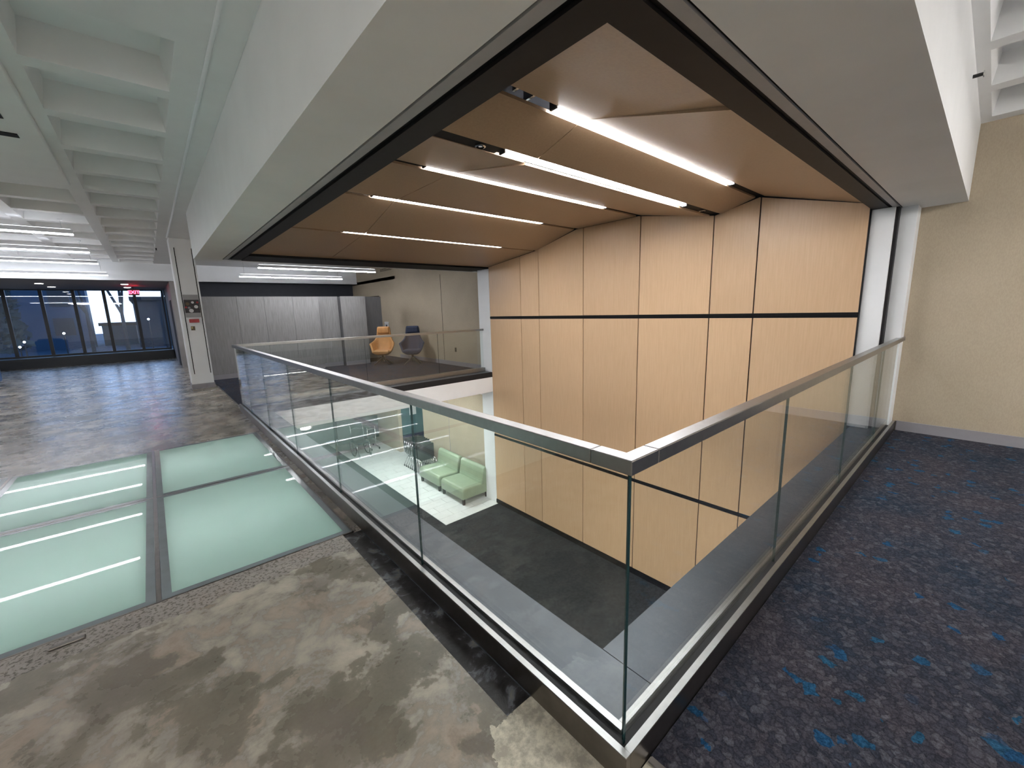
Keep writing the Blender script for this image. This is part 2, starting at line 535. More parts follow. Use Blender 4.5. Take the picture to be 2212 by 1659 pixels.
# ------------------------------------------------------------------ wood wall
WT = [(.33, 2.48), (1.42, 2.77), (1.95, 2.65), (3.11, 2.85), (4.35, 2.85), (5.40, 2.61), (6.90, 2.44)]
def ztop(y):
    for (a, za), (b, zb) in zip(WT[:-1], WT[1:]):
        if a <= y <= b: return za+(zb-za)*(y-a)/(b-a)
    return WT[0][1] if y < .33 else WT[-1][1]
ww = struct(MB().box((XW+.02, -2.0, ZL), (XB-.02, YF, -.26)).box((XW+.02, .335, -.26), (XB-.02, YF, 3.06)).build('wall_center', M_VOID))
seams = [-2.0, -.70, .335, 1.40, 1.96, 3.07, 4.19, 5.31, 5.845, 6.898]
for a, b in zip(seams[:-1], seams[1:]):
    g = .008
    for z0, z1 in ((ZL+.105, -1.482), (-1.418, 1.292)):
        if b < .34 and z1 > 0: z1 = -.32
        MB().box((XW, a+g, z0), (XW+.018, b-g, z1)).build('wall_panel', M_WOOD, ww, bevel=.001)
    if a > .3:
        ys = [a+g] + [y for y, z in WT if a+g < y < b-g] + [b-g]
        prof = [(a+g, 1.352), (b-g, 1.352)] + [(y, ztop(y)-.004) for y in ys[::-1]]
        MB().prism(prof, XW, XW+.018, 'x').build('wall_panel', M_WOOD, ww)
for z in (-1.45, 1.322):
    y0 = .335 if z > 0 else -2
    m = MB().box((XW+.004, y0, z-.029), (XW+.019, YF, z+.029))
    o = m.build('trim_rail', M_BLACK, ww)
    MB().box((XW-.004, y0, z-.006), (XW+.004, YF, z+.006)).build('rail_lip', M_BLACK, o)
struct(MB().box((XW-.012, -2.0, ZL), (XW+.02, YF, ZL+.10)).build('baseboard_center', M_BLACK))

# pilasters either side of the wood wall
p = struct(MB().box((XW, YF, ZL), (XB, 7.32, ZS)).build('trim_10', M_WHITE2, bevel=.004))
struct(MB().box((XW+.02, 7.02, ZL), (XW+.021, 7.03, ZS)).build('trim_11', M_WHITE))
struct(MB().box((4.985, .145, .05), (XB, .333, ZS)).build('trim_12', M_WHITE2, bevel=.003))
struct(MB().box((5.02, .118, .05), (XB, .145, ZS)).build('trim_13', M_CHAR))
struct(MB().box((5.10, -.015, .0), (XB, .118, ZS)).build('trim_14', M_WHITE2, bevel=.003))

# ------------------------------------------------------------------ beige walls upstairs
struct(MB().box((XB, ROOM_YB, -.25), (XB+.15, 6.9, ZC)).build('wall_right', M_BEIGE))
wf = MB().box((XB, 6.9, -.25), (XB+.15, 13.75, ZC)).box((XB, 13.75, 2.12), (XB+.15, 16.2, ZC)).box((XB, 16.2, -.25), (XB+.15, ROOM_Y, ZC))
wf = struct(wf.build('wall_far', M_BEIGE))
MB().box((XB-.004, 9.60, .11), (XB, 9.612, ZC-.6)).build('wall_seam', M_CHAR, wf)
struct(MB().box((XB-.014, ROOM_YB, .0), (XB, -.05, .115)).build('baseboard_right', M_GREYBASE, bevel=.004))
struct(MB().box((XB-.014, 7.35, .0), (XB, 12.4, .12)).build('baseboard_far', M_GREYBASE, bevel=.004))
struct(MB().box((XB+.15, 12.4, -.1), (8.5, 12.5, 2.6)).box((8.5, 12.4, -.1), (8.6, 16.4, 2.6)).box((XB+.15, 16.3, -.1), (8.5, 16.4, 2.6)).build('wall_corridor', M_BEIGE))
struct(MB().box((XB, 12.4, 2.6), (8.6, 16.4, 2.7)).build('ceiling', M_WHITE))
struct(MB().box((XB, 12.4, -.2), (8.6, 16.4, 0)).build('floor', M_CARPET))

# ------------------------------------------------------------------ waffle ceilings
def waffle(name, x0, x1, y0, y1, ox, oy, holes, z=ZC, depth=.21, pitch=.872, w=.73, taper=.03):
    """flat slab with coffers; holes: function (ix, iy) -> bool"""
    m = MB()
    bm = m.bm
    nx0, nx1 = math.floor((x0-ox)/pitch)-1, math.ceil((x1-ox)/pitch)+1
    ny0, ny1 = math.floor((y0-oy)/pitch)-1, math.ceil((y1-oy)/pitch)+1
    xs = sorted({x0, x1} | {v for i in range(nx0, nx1) for v in (ox+i*pitch, ox+i*pitch+w) if x0 < v < x1})
    ys = sorted({y0, y1} | {v for i in range(ny0, ny1) for v in (oy+i*pitch, oy+i*pitch+w) if y0 < v < y1})
    def isopen(a, b, c, d):
        cx, cy = (a+b)/2, (c+d)/2
        fx, fy = (cx-ox)/pitch, (cy-oy)/pitch
        ix, iy = math.floor(fx), math.floor(fy)
        inside = (fx-ix)*pitch < w and (fy-iy)*pitch < w
        full = abs((b-a)-w) < .02 and abs((d-c)-w) < .02
        return inside and full and holes(cx, cy)
    for a, b in zip(xs[:-1], xs[1:]):
        for c, d in zip(ys[:-1], ys[1:]):
            if isopen(a, b, c, d):
                t = taper
                lo = [(a,c,z),(b,c,z),(b,d,z),(a,d,z)]
                hi = [(a+t,c+t,z+depth),(b-t,c+t,z+depth),(b-t,d-t,z+depth),(a+t,d-t,z+depth)]
                for i in range(4):
                    j = (i+1) % 4
                    m.face([lo[j], lo[i], hi[i], hi[j]])
                m.face(hi[::-1])
            else:
                m.face([(a,c,z),(a,d,z),(b,d,z),(b,c,z)])
    m.box((x0, y0, z+depth+.02), (x1, y1, z+depth+.12))
    me_o = m.build(name, M_WHITE)
    return struct(me_o)
waffle('ceiling', ROOM_X, -.285, ROOM_YB, 15.7, -1.35, 2.77,
       lambda x, y: (x > -1.4 and y > 2.6) or y > 6.9)
waffle('ceiling', -.285, XB, ROOM_YB, -.34, 3.57, -1.15, lambda x, y: y < -.3)
struct(MB().box((-.285, 7.84, ZC), (XB, 15.7, ZC+.1)).build('ceiling', M_WHITE))
# flat gypsum ceiling over the glass floor, with dark slot diffusers
gy = struct(MB().box((ROOM_X, ROOM_YB+.02, ZC-.05), (-1.44, 6.72, ZC-.001)).build('ceiling', M_WHITE, bevel=.01))
for y0, y1, x1 in ((4.33, 4.62, -1.60), (4.97, 5.07, -1.585)):
    MB().box((-3.6, y0, ZC-.056), (x1, y1, ZC-.049)).build('slot_diffuser', M_BLACK, gy)
# conduit along the beam
cdt = tag(MB().cyl((-.455, ROOM_YB+.1, ZC-.014), (-.455, 10.4, ZC-.014), .014, n=8).build('conduit', M_WHITE2, smooth=True),
    'long thin white conduit under the concrete beam left of the bulkhead', 'conduit')
# end header, low soffit at the windows
struct(MB().box((ROOM_X, 15.7, 2.63), (XB, 15.85, ZC+.4)).build('trim_15', M_WHITE2))
M_SOFF = simple('taupe_soffit', (.28, .265, .26), .6, var=.04)
struct(MB().box((ROOM_X, 15.85, 2.63), (.1, ROOM_Y, 2.75)).build('ceiling', M_SOFF))
struct(MB().box((.1, 16.2, 0), (XB, 16.3, 2.9)).build('wall_back', M_DARKWALL))
struct(MB().box((-.33, 15.86, 0), (.1, ROOM_Y, 2.63)).build('wall_side', M_SOFF))
struct(MB().box((-.345, 16.6, 0), (-.33, 17.6, 2.1)).build('door_2', M_DARKWALL))
struct(MB().box((ROOM_X-.1, ROOM_YB, -.2), (ROOM_X, ROOM_Y, ZC+.4)).build('wall_left', M_WHITE))
struct(MB().box((ROOM_X-.1, ROOM_YB-.1, -.2), (XB+.1, ROOM_YB, ZC+.4)).build('wall_near', M_WHITE))
struct(MB().box((.1, 15.86, 2.63), (XB, 16.2, 2.75)).build('ceiling', M_VOID))

# ------------------------------------------------------------------ bulkhead & frame round the opening
def ring(name, mat, xo, xi, yo, yi, fo, fi, z0, z1, xend=XB):
    """three-sided ring: left strip x xo..xi, near strip y yo..yi, far strip y fi..fo"""
    m = MB()
    m.box((xo, yo, z0), (xi, fo, z1))
    m.box((xi, yo, z0), (xend, yi, z1))
    m.box((xi, fi, z0), (xend, fo, z1))
    return struct(m.build(name, mat))
ring('ceiling', M_WHITE, -.29, .070, -.35, .105, 7.85, 7.70, ZS, ZC-.001)
ring('trim_16', M_BLACK, .070, .084, .105, .120, 7.70, 7.69, ZS+.012, 2.90)
ring('trim_17', M_TRACK, .084, .142, .120, .170, 7.69, 7.62, ZS, 2.90)
ring('trim_18', M_BLACK, .142, .180, .170, .200, 7.62, 7.58, ZS+.015, 2.90)
struct(MB().box((.180, .200, ZS), (.325, 7.58, 3.0)).box((.325, .200, ZS), (XW+.02, .330, 3.0)).build('trim_19', M_CHAR))
struct(MB().box((.325, 6.90, ZS-.015), (XW+.02, 7.58, 3.0)).build('trim_22', M_BLACK))
struct(MB().box((XW+.02, .20, ZS), (XB, .330, 2.9)).box((XW+.02, 6.90, ZS), (XB, 7.58, 2.9)).build('trim_20', M_CHAR))

# ------------------------------------------------------------------ folded wood ceiling
wcx = struct(MB().box((.33, .33, 2.96), (XW, 6.9, 3.06)).build('ceiling', M_VOID))
XS = 1.53
bays = [(.332, 1.365, 2.48, 2.77, 2.50, 2.77), (1.47, 1.875, 2.77, 2.655, 2.77, 2.655), (2.025, 3.065, 2.65, 2.85, 2.665, 2.85),
        (3.155, 4.305, 2.85, 2.85, 2.85, 2.85), (4.395, 5.365, 2.85, 2.61, 2.85, 2.61), (5.44, 6.898, 2.61, 2.44, 2.61, 2.44)]
for y0, y1, a, b, c, d in bays:
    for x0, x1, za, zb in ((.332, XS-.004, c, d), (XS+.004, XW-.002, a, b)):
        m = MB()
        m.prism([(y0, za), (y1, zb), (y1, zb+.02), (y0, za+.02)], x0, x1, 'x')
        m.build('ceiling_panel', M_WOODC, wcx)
gaps = [(1.4175, 2.77), (1.95, 2.65), (3.11, 2.85), (4.35, 2.85), (5.402, 2.61)]
lab = ['strip light in the ceiling gap nearest the viewer', 'second strip light from the viewer, lower gap with the round spotlight',
       'third strip light from the viewer under the wood ceiling', 'fourth strip light from the viewer under the wood ceiling',
       'farthest strip light of the wood ceiling']
for i, (y, z) in enumerate(gaps):
    x0, x1 = 1.24, 4.07
    t = thing('strip_light', 'long white glowing ' + lab[i], 'light', (x0, y, z), 'strip lights in the folded wood ceiling')
    MB().box((x0, y-.026, z+.004), (x1, y+.026, z+.03)).build('diffuser', M_LIGHT, t, bevel=.004)
    MB().box((x0-.012, y-.03, z+.036), (x1+.012, y+.03, z+.085)).build('housing', M_CHAR, t)
    MB().box((x0-.02, y-.03, z+.0), (x0-.004, y+.03, z+.09)).build('end_cap', M_CHAR, t)
    MB().box((x1+.004, y-.03, z+.0), (x1+.02, y+.03, z+.09)).build('end_cap', M_CHAR, t)
    struct(MB().box((.34, y-(.075 if i == 1 else .05), z+(.075 if i == 0 else .0215)), (x0-.03, y+(.075 if i == 1 else .05), z+(.08 if i == 0 else .026))).box(
        (x1+.03, y-(.075 if i == 1 else .05), z+.0215), (XW-.01, y+(.075 if i == 1 else .05), z+.026)).build('trim_%d' % (30+i), M_BLACK))  # black plates close the gaps, their colour standing in for the dark depth
# hanger struts in the first gap, spotlights in the second
for x, r in ((.90, 0), (1.04, .05)):
    o = MB().box((x, 1.38, 2.80), (x+.018, 1.455+r, 2.86)).build('hanger_strap', M_CHROME)
    tag(o, ('left' if r == 0 else 'right') + ' one of the two bright metal hanger straps in the nearest ceiling gap', 'bracket', 'hanger straps in the ceiling gap')
def spot(x, y, z, label):
    t = thing('spotlight', label, 'spotlight', (x, y, z), 'spotlights in the second ceiling gap')
    m = MB()
    n = 20
    for i in range(n):
        a0, a1 = 2*math.pi*i/n, 2*math.pi*(i+1)/n
        def q(r, a, zz): return (x+r*math.cos(a), y+r*math.sin(a), zz)
        m.face([q(.040, a0, z), q(.040, a1, z), q(.030, a1, z-.004), q(.030, a0, z-.004)])
        m.face([q(.040, a0, z), q(.040, a0, z+.03), q(.040, a1, z+.03), q(.040, a1, z)])
    m.build('bezel', M_CHROME, t, smooth=True)
    MB().cyl((x, y, z+.005), (x, y, z+.03), .030, n=16).build('lamp', M_DARKPL, t)
    MB().cyl((x, y, z+.001), (x, y, z+.005), .013, n=12).build('lens', M_CHROME, t)
spot(1.02, 1.95, 2.655, 'round silver-ringed spotlight at the left end of the second ceiling gap')
spot(4.55, 1.95, 2.655, 'small spotlight at the wood wall end of the second ceiling gap')

# ------------------------------------------------------------------ glass floor panels
gf = thing('glass_floor', 'frosted aqua walk-on glass floor set in the concrete beside the left railing', 'glass floor', (-1.13, 3.85, 0))
xs = [SKX0, -3.27, -2.20, -1.13, SKX1]
ys = [SKY0, 3.87, SKY1]
for a, b in zip(xs[:-1], xs[1:]):
    for c, d in zip(ys[:-1], ys[1:]):
        f = MB().box((a+.012, c+.012, -.03), (b-.012, c+.055, .0008)).box((a+.012, d-.055, -.03), (b-.012, d-.012, .0008)).box(
            (a+.012, c+.055, -.03), (a+.055, d-.055, .0008)).box((b-.055, c+.055, -.03), (b-.012, d-.055, .0008)).build('pane_border', M_AQUAEDGE, gf)
        MB().box((a+.055, c+.055, -.03), (b-.055, d-.055, .0008)).build('glass_pane', M_AQUA, f)
m = MB()
for x in xs[1:-1]: m.box((x-.011, SKY0, -.035), (x+.011, SKY1, .0012))
m.build('joint', M_STEEL_DARK, gf)
m = MB()
for y in ys[1:-1]: m.box((SKX0, y-.009, -.034), (SKX1, y+.009, .0010))
m.build('joint', M_STEEL_DARK, gf)
m = MB().box((SKX0, SKY0-.0, -.03), (SKX1, SKY0+.012, .001)).box((SKX0, SKY1-.012, -.03), (SKX1, SKY1, .001)).box((SKX1-.012, SKY0, -.03), (SKX1, SKY1, .001))
m.build('perimeter_frame', M_STEEL_DARK, gf)
tag(MB().box((-1.52, 2.035, 0), (-1.40, 2.062, .012)).build('metal_chip', M_STEEL_DARK, bevel=.003),
    'small dark metal strip lying on the concrete by the glass floor edge', 'metal strip')

# ------------------------------------------------------------------ glass railings
GT, GB = 1.04, .02
M_GEDGE2 = simple('pale_green_glass_edge', (.10, .14, .13), .15, var=.1)
def glass_pane(a, b, parent, edge=None):
    """a,b opposite corners; thin axis gets clear faces, other faces are dark green edges"""
    m = MB().box(a, b)
    m.bm.faces.ensure_lookup_table()
    d = [abs(b[i]-a[i]) for i in range(3)]
    thin = d.index(min(d))
    bmesh.ops.recalc_face_normals(m.bm, faces=m.bm.faces)
    for f in m.bm.faces:
        axis = max(range(3), key=lambda i: abs(f.normal[i]))
        lead = axis != 2 and axis != thin and f.normal[axis] < 0
        f.material_index = 1 if lead else 0
    return m.build('glass_panel', [M_GLASS, edge or M_GEDGE], parent)
def railing(label, loc, runs):
    t = thing('glass_railing', label, 'railing', loc)
    return t
LR = thing('glass_railing', 'left run of the frameless glass railing beside the glass floor', 'railing', (0, 3.5, 0))
jl = [.009, 1.30, 2.60, 3.87, 5.13, 6.35, YR-.009]
jl[0] = -.0080
for a, b in zip(jl[:-1], jl[1:]): glass_pane((-.0065, a+.0015, GB), (.0065, b-.0015, GT), LR)
MB().box((-.044, -.044, 0), (-.019, YR+.04, .108)).build('base_shoe', [M_STEEL_DARK], LR, bevel=.002)
MB().box((-.043, -.043, .1085), (-.0195, YR+.04, .1115)).build('shoe_cap', M_STEEL, LR)
MB().box((-.019, -.019, .0), (.019, YR+.019, .098)).build('gasket', M_GASKET, LR)
MB().box((.019, .019, 0), (.044, YR-.019, .108)).build('base_shoe', M_STEEL, LR, bevel=.002)
MB().box((.0195, .0195, .1085), (.0435, YR-.02, .1115)).build('shoe_cap', M_STEEL, LR)
MB().box((-.03, .112, 1.026), (.022, YR+.022, 1.07)).build('handrail', M_STEEL, LR, bevel=.003)
m = MB()
m.prism([(-.03, -.03), (.110, -.03), (.110, .022), (.022, .022), (.022, .110), (-.03, .110)], 1.026, 1.07, 'z')
m.build('handrail_elbow', M_STEEL, LR, bevel=.003)
RR = thing('glass_railing', 'right run of the frameless glass railing along the dark patterned carpet', 'railing', (2.6, 0, 0))
jr = [.0055, 1.41, 2.87, 4.25, XB-.03]
for a, b in zip(jr[:-1], jr[1:]): glass_pane((a+.0015, -.0065, GB), (b-.0015, .0065, GT), RR, None if a < .1 else M_GEDGE2)
MB().box((-.019, -.044, 0), (XB-.02, -.019, .108)).build('base_shoe', M_STEEL_DARK, RR, bevel=.002)
MB().box((-.019, -.0435, .1085), (XB-.02, -.0195, .1115)).build('shoe_cap', M_STEEL, RR)
MB().box((.0195, -.019, .0), (XB-.02, .0185, .098)).build('gasket', M_GASKET, RR)
MB().box((.0445, .019, 0), (5.09, .044, .108)).build('base_shoe', M_STEEL, RR, bevel=.002)
MB().box((.0445, .0195, .1085), (5.09, .0435, .1115)).build('shoe_cap', M_STEEL, RR)
MB().box((.112, -.03, 1.026), (XB-.001, .022, 1.07)).build('handrail', M_STEEL, RR, bevel=.003)
FR = thing('glass_railing', 'far run of the glass railing in front of the lounge chairs', 'railing', (2.5, YR, 0))
jf = [.03, .50, 2.08, 3.68, XW-.03]
for a, b in zip(jf[:-1], jf[1:]): glass_pane((a+.0015, YR-.0065, GB), (b-.0015, YR+.0065, GT), FR)
MB().box((.045, YR-.044, .069), (XW-.02, YR-.019, .16)).build('base_shoe', M_STEEL, FR, bevel=.002)
MB().box((.045, YR+.019, 0), (XW-.02, YR+.044, .16)).build('base_shoe', M_STEEL, FR, bevel=.002)
MB().box((.045, YR-.0185, .0), (XW-.02, YR+.0185, .15)).build('gasket', M_GASKET, FR)
MB().box((.024, YR-.022, 1.026), (XW-.01, YR+.022, 1.07)).build('handrail', M_STEEL, FR, bevel=.003)

# ------------------------------------------------------------------ column with slots, collage and signs
CX0, CX1, CY0, CY1 = -.44, -.05, 10.47, 10.95
cl = thing('column', 'square white column with two dark slots and a photo collage', 'column', ((CX0+CX1)/2, CY0, 0))
MB().box((CX0, CY0, .10), (CX1, CY1, ZC)).build('shaft', M_WHITE2, cl, bevel=.006)
MB().box((CX0-.012, CY0-.012, 0), (CX1+.012, CY1+.012, .10)).build('base', M_GREYBASE, cl)
for x in (-.378, -.094): MB().box((x, CY0-.004, .32), (x+.014, CY0-.0005, 2.93)).build('slot', M_BLACK, cl)
ps = thing('poster', 'dark photo collage poster with pale shapes on a grey backing on the column', 'poster', (-.225, CY0-.006, 1.75))
MB().box((-.355, CY0-.008, 1.52), (-.10, CY0-.0045, 1.99)).build('backing', M_TRACK, ps)
M_COLL = simple('collage_print', (.03, .025, .03), .5, var=.5, scale=18)
pr = MB().box((-.355, CY0-.011, 1.615), (-.10, CY0-.0085, 1.885)).build('print', M_COLL, ps)
for cx, cz, r, mt in ((-.30, 1.80, .035, M_BROWN), (-.16, 1.74, .035, M_PLASTIC), (-.25, 1.66, .04, M_PLASTIC), (-.33, 1.73, .02, M_RED), (-.21, 1.83, .025, M_PLASTIC), (-.13, 1.83, .02, M_RED), (-.28, 1.72, .025, M_GREYBASE)):
    MB().cyl((cx, CY0-.0118, cz), (cx, CY0-.0112, cz), r, n=10).build('pale_shape', mt, pr)
tag(MB().box((-.315, CY0-.025, 1.41), (-.145, CY0-.0045, 1.485)).build('red_sign', M_RED, bevel=.006), 'small red sign on the white column below the collage', 'sign')
sg = thing('wall_notice', 'small brown and cream square notice on the column under the red sign', 'sign', (-.27, CY0, 1.29))
MB().box((-.305, CY0-.010, 1.25), (-.235, CY0-.0045, 1.335)).build('card', M_BROWN, sg)
MB().box((-.300, CY0-.0125, 1.285), (-.270, CY0-.0105, 1.325)).build('cream_patch', simple('cream_card', (.5, .42, .2), .6), sg)

# ------------------------------------------------------------------ grey cabinet bank at the far side
cb = thing('cabinet_bank', 'grey woodgrain cabinet bank behind the white column', 'cabinet', (1.4, 11.65, 0))
xe = [.05, .74, 1.33, 2.0, 2.65]
MB().box((.05, 11.672, 0), (2.65, 12.3, 1.99)).build('carcass', M_GREYWOOD_D, cb)
for a, b in zip(xe[:-1], xe[1:]):
    MB().box((a+.002, 11.65, .12), (b-.002, 11.671, 2.0)).build('door_panel', M_GREYWOOD, cb, bevel=.002)
MB().box((.05, 11.655, 0), (2.65, 11.671, .118)).build('plinth', M_GREYBASE, cb)
def tall(x0, x1, y0, label, mat, dn):
    t = thing('tall_cabinet', label, 'cabinet', ((x0+x1)/2, y0, 0), 'tall grey cabinets by the lounge chairs')
    MB().box((x0+.002, y0+.022, 0), (x1-.002, 12.5, 2.0)).build('carcass', M_GREYWOOD_D, t)
    MB().box((x0+.002, y0, .12), (x1-.002, y0+.021, 2.01)).build('door_panel', mat, t, bevel=.002)
    MB().box((x0+.002, y0+.006, 0), (x1-.002, y0+.021, .118)).build('plinth', M_GREYBASE if dn else M_BLACK, t)
tall(2.655, 3.27, 11.92, 'recessed grey tall cabinet next to the long cabinet bank', M_GREYWOOD, 1)
tall(3.275, 4.0, 11.72, 'grey tall cabinet standing forward of its neighbours', M_GREYWOOD, 1)
tall(4.005, 4.62, 12.02, 'dark grey tall cabinet at the end behind the tan chair', M_GREYWOOD_D, 0)

# ------------------------------------------------------------------ lounge chairs
def lounge_chair(loc, rz, mat, label):
    t = thing('lounge_chair', label, 'chair', loc, 'high-back swivel lounge chairs')
    def shell():
        # shell: rows from seat front up the back; half-width profile
        bm = bmesh.new()
        rows = [  # (y, z, halfwidth, wing forward, wing up)
            (-.27, .36, .23, .03, .03), (-.10, .30, .27, .00, .10), (.06, .29, .31, -.08, .24), (.19, .34, .345, -.22, .27),
            (.25, .46, .345, -.24, .17), (.28, .60, .29, -.15, .06), (.30, .76, .215, -.06, .0), (.315, .93, .195, -.03, 0), (.32, 1.10, .18, -.03, 0)]
        grid = []
        for y, z, w, f, u in rows:
            r = []
            for k in range(-4, 5):
                s = k/4
                e = max(0, abs(s)-.45)/.55
                r.append(bm.verts.new((w*s, y + f*e*e, z + u*e*e)))
            grid.append(r)
        for i in range(len(grid)-1):
            for k in range(8):
                bm.faces.new((grid[i][k], grid[i][k+1], grid[i+1][k+1], grid[i+1][k]))
        m = MB(); m.bm.free(); m.bm = bm
        return m
    o = local_part('shell', shell(), mat, t, smooth=True, sub=2)
    md = o.modifiers.new('solid', 'SOLIDIFY'); md.thickness = .05; md.offset = 0
    c = MB().box((-.235, -.28, .35), (.235, .20, .43))
    local_part('seat_cushion', c, mat, t, bevel=.035, seg=4, smooth=True)
    h = MB().box((-.165, .235, .90), (.165, .30, 1.08))
    local_part('headrest', h, mat, t, bevel=.03, seg=4, smooth=True)
    local_part('stem', MB().cyl((0, 0, .08), (0, 0, .29), .032, n=14), M_LEG, t, smooth=True)
    for k in range(4):
        a = R(45+90*k)
        p1 = Vector((.31*math.cos(a), .31*math.sin(a), .012))
        local_part('leg', MB().cyl((0, 0, .20), p1, .030, .014, n=8), M_LEG, t, smooth=True)
    t.rotation_euler[2] = rz
    return t
lounge_chair((4.12, 11.05, .004), R(-38), M_TAN, 'tan leather high-back lounge chair in front of the dark grey cabinet')
lounge_chair((4.74, 10.40, .004), R(-36), M_NAVYFAB, 'navy fabric high-back lounge chair beside the beige wall')
th = thing('thermostat', 'white wall thermostat with a dark display above the tan chair', 'thermostat', (XB, 13.2, 1.1))
th.location = (XB, 13.27, 1.06)
MB().box((XB-.03, 13.12, .98), (XB-.001, 13.42, 1.20)).build('housing', M_PLASTIC, th, bevel=.004)
MB().box((XB-.033, 13.2, 1.0), (XB-.0305, 13.32, 1.10)).build('display', M_DARKPL, th)
ot = thing('wall_outlet', 'brown wall outlet low on the far beige wall', 'outlet', (XB, 9.0, .45))
MB().box((XB-.008, 8.965, .385), (XB-.001, 9.04, .505)).build('plate', M_BROWN, ot)
for z in (.415, .46): MB().box((XB-.010, 8.985, z), (XB-.0085, 9.02, z+.028)).build('socket', M_DARKPL, ot)
sv = thing('wall_vent', 'linear slot vent high on the far beige wall near the pendant light', 'vent', (XB, 13.0, 2.93))
for k in range(3):
    MB().box((XB-.004, 12.6+.1*k, 2.915+.032*k), (XB-.001, 13.5, 2.928+.032*k)).build('slot', M_BLACK, sv)

# ------------------------------------------------------------------ pendants
def pendant(x0, x1, y, z, label, group, wires=2, mat=None):
    t = thing('pendant_light', label, 'light', ((x0+x1)/2, y, z), group)
    MB().box((x0, y-.028, z), (x1, y+.028, z+.018)).build('diffuser', mat or M_PENDL, t)
    MB().box((x0, y-.042, z+.019), (x1, y+.042, z+.085)).build('housing', M_WHITE2, t, bevel=.004)
    MB().box((x0+.02, y-.03, z+.086), (x1-.02, y+.03, z+.090)).build('uplight', M_PENDU, t)
    n = 2 if wires == 2 else 3
    for i in range(n):
        x = x0+.12+(x1-x0-.24)*i/(n-1)
        MB().cyl((x, y, z+.085), (x, y, ZC), .004, n=6).build('wire', M_CHROME, t)
        MB().cyl((x, y, ZC-.02), (x, y, ZC), .03, n=10).build('canopy', M_WHITE2, t)
G1 = 'pendant lights over the concrete floor'
pendant(-6.6, -1.69, 9.34, 2.88, 'linear pendant light nearest the flat ceiling panel on the left', G1)
pendant(-6.6, -1.68, 11.70, 2.88, 'second linear pendant light of the left ceiling bays', G1)
pendant(-6.6, -1.70, 14.00, 2.88, 'third linear pendant light of the left ceiling bays', G1)
pendant(-6.6, -1.62, 15.3, 2.71, 'linear pendant light nearest the windows on the left', G1)
G2 = 'pendant lights over the far carpet'
pendant(1.12, 3.92, 10.65, 2.60, 'linear pendant light over the lounge chairs, the nearer and longer-looking of two', G2, 2, M_PENDR)
pendant(1.12, 3.92, 13.25, 2.60, 'linear pendant light behind and just below its twin over the cabinets', G2, 2, M_PENDR)
G3 = 'added unseen lamps behind the viewer'
# unseen pendants added behind and beside the viewer to brighten the near area
pendant(-6.6, -3.2, 1.0, 2.80, 'added unseen linear pendant light left of the glass floor', 'added pendants outside the view', 2)
pendant(1.6, 4.4, -2.6, 2.85, 'added unseen linear pendant light over the patterned carpet', 'added pendants outside the view', 2, M_NEARL)
pendant(1.6, 4.4, -4.2, 2.85, 'added unseen linear pendant light over the patterned carpet by the near wall', 'added pendants outside the view', 2, M_NEARL)
pendant(-5.2, -2.4, -2.2, 2.85, 'added unseen linear pendant light over the concrete floor behind the viewer', 'added pendants outside the view', 2, M_NEARL)
pendant(-5.2, -2.4, -4.2, 2.85, 'added unseen linear pendant light over the concrete floor by the near wall', 'added pendants outside the view', 2, M_NEARL)
# unseen lamps added to brighten the lower floor and the lower wood wall
def added_lowlamp(x, y, z, lx, ly, w, mt=None):
    t = thing('added_ceiling_lamp', 'added unseen flat ceiling lamp of the lower floor ' + w, 'light', (x, y, z), 'added ceiling lamps of the lower floor')
    MB().box((x-lx/2, y-ly/2, z), (x+lx/2, y+ly/2, z+.012)).build('diffuser', mt or M_LOWL, t)
    MB().box((x-lx/2-.02, y-ly/2-.02, z+.013), (x+lx/2+.02, y+ly/2+.02, z+.05)).build('frame', M_WHITE, t)
added_lowlamp(3.6, 8.6, -.46, 1.2, .3, 'over the green seats')
added_lowlamp(3.6, 10.9, -.46, 1.2, .3, 'over the teal door alcove')
added_lowlamp(-.5, .9, -.46, .3, 1.9, 'under the concrete floor by the opening', M_LOWL2)
added_lowlamp(-.5, 6.3, -.46, .3, 1.0, 'under the concrete floor beyond the glass floor', M_LOWL2)
added_lowlamp(2.6, -.9, -.46, 1.9, .3, 'under the carpeted floor by the opening', M_LOWL2)
for k, yk in enumerate((2.95, 4.75)):  # strips added to brighten the glass floor and the soffit from below
    t = thing('added_light_strip', 'added unseen white lamp strip glowing upwards beneath the glass floor, ' + ('nearer the viewer', 'farther from the viewer')[k], 'light', (-2.2, yk, -.8), 'added lamp strips beneath the glass floor')
    MB().box((-4.2, yk-.06, -.80), (-.2, yk+.06, -.78)).build('tube', M_BOXL, t)
    MB().box((-4.2, yk-.1, -.84), (-.2, yk+.1, -.805)).build('tray', M_WHITE, t)
tb = thing('spot_lamp', 'bright round lamp glowing under the white beam downstairs', 'light', (1.07, 7.97, -.66))
MB().cyl((1.07, 7.97, -.70), (1.07, 7.97, -.62), .085, .10, n=18).build('bulb', M_LAMP, tb)
MB().cyl((1.07, 7.97, -.62), (1.07, 7.97, -.40), .105, .06, n=18).build('housing', M_CHAR, tb, smooth=True)

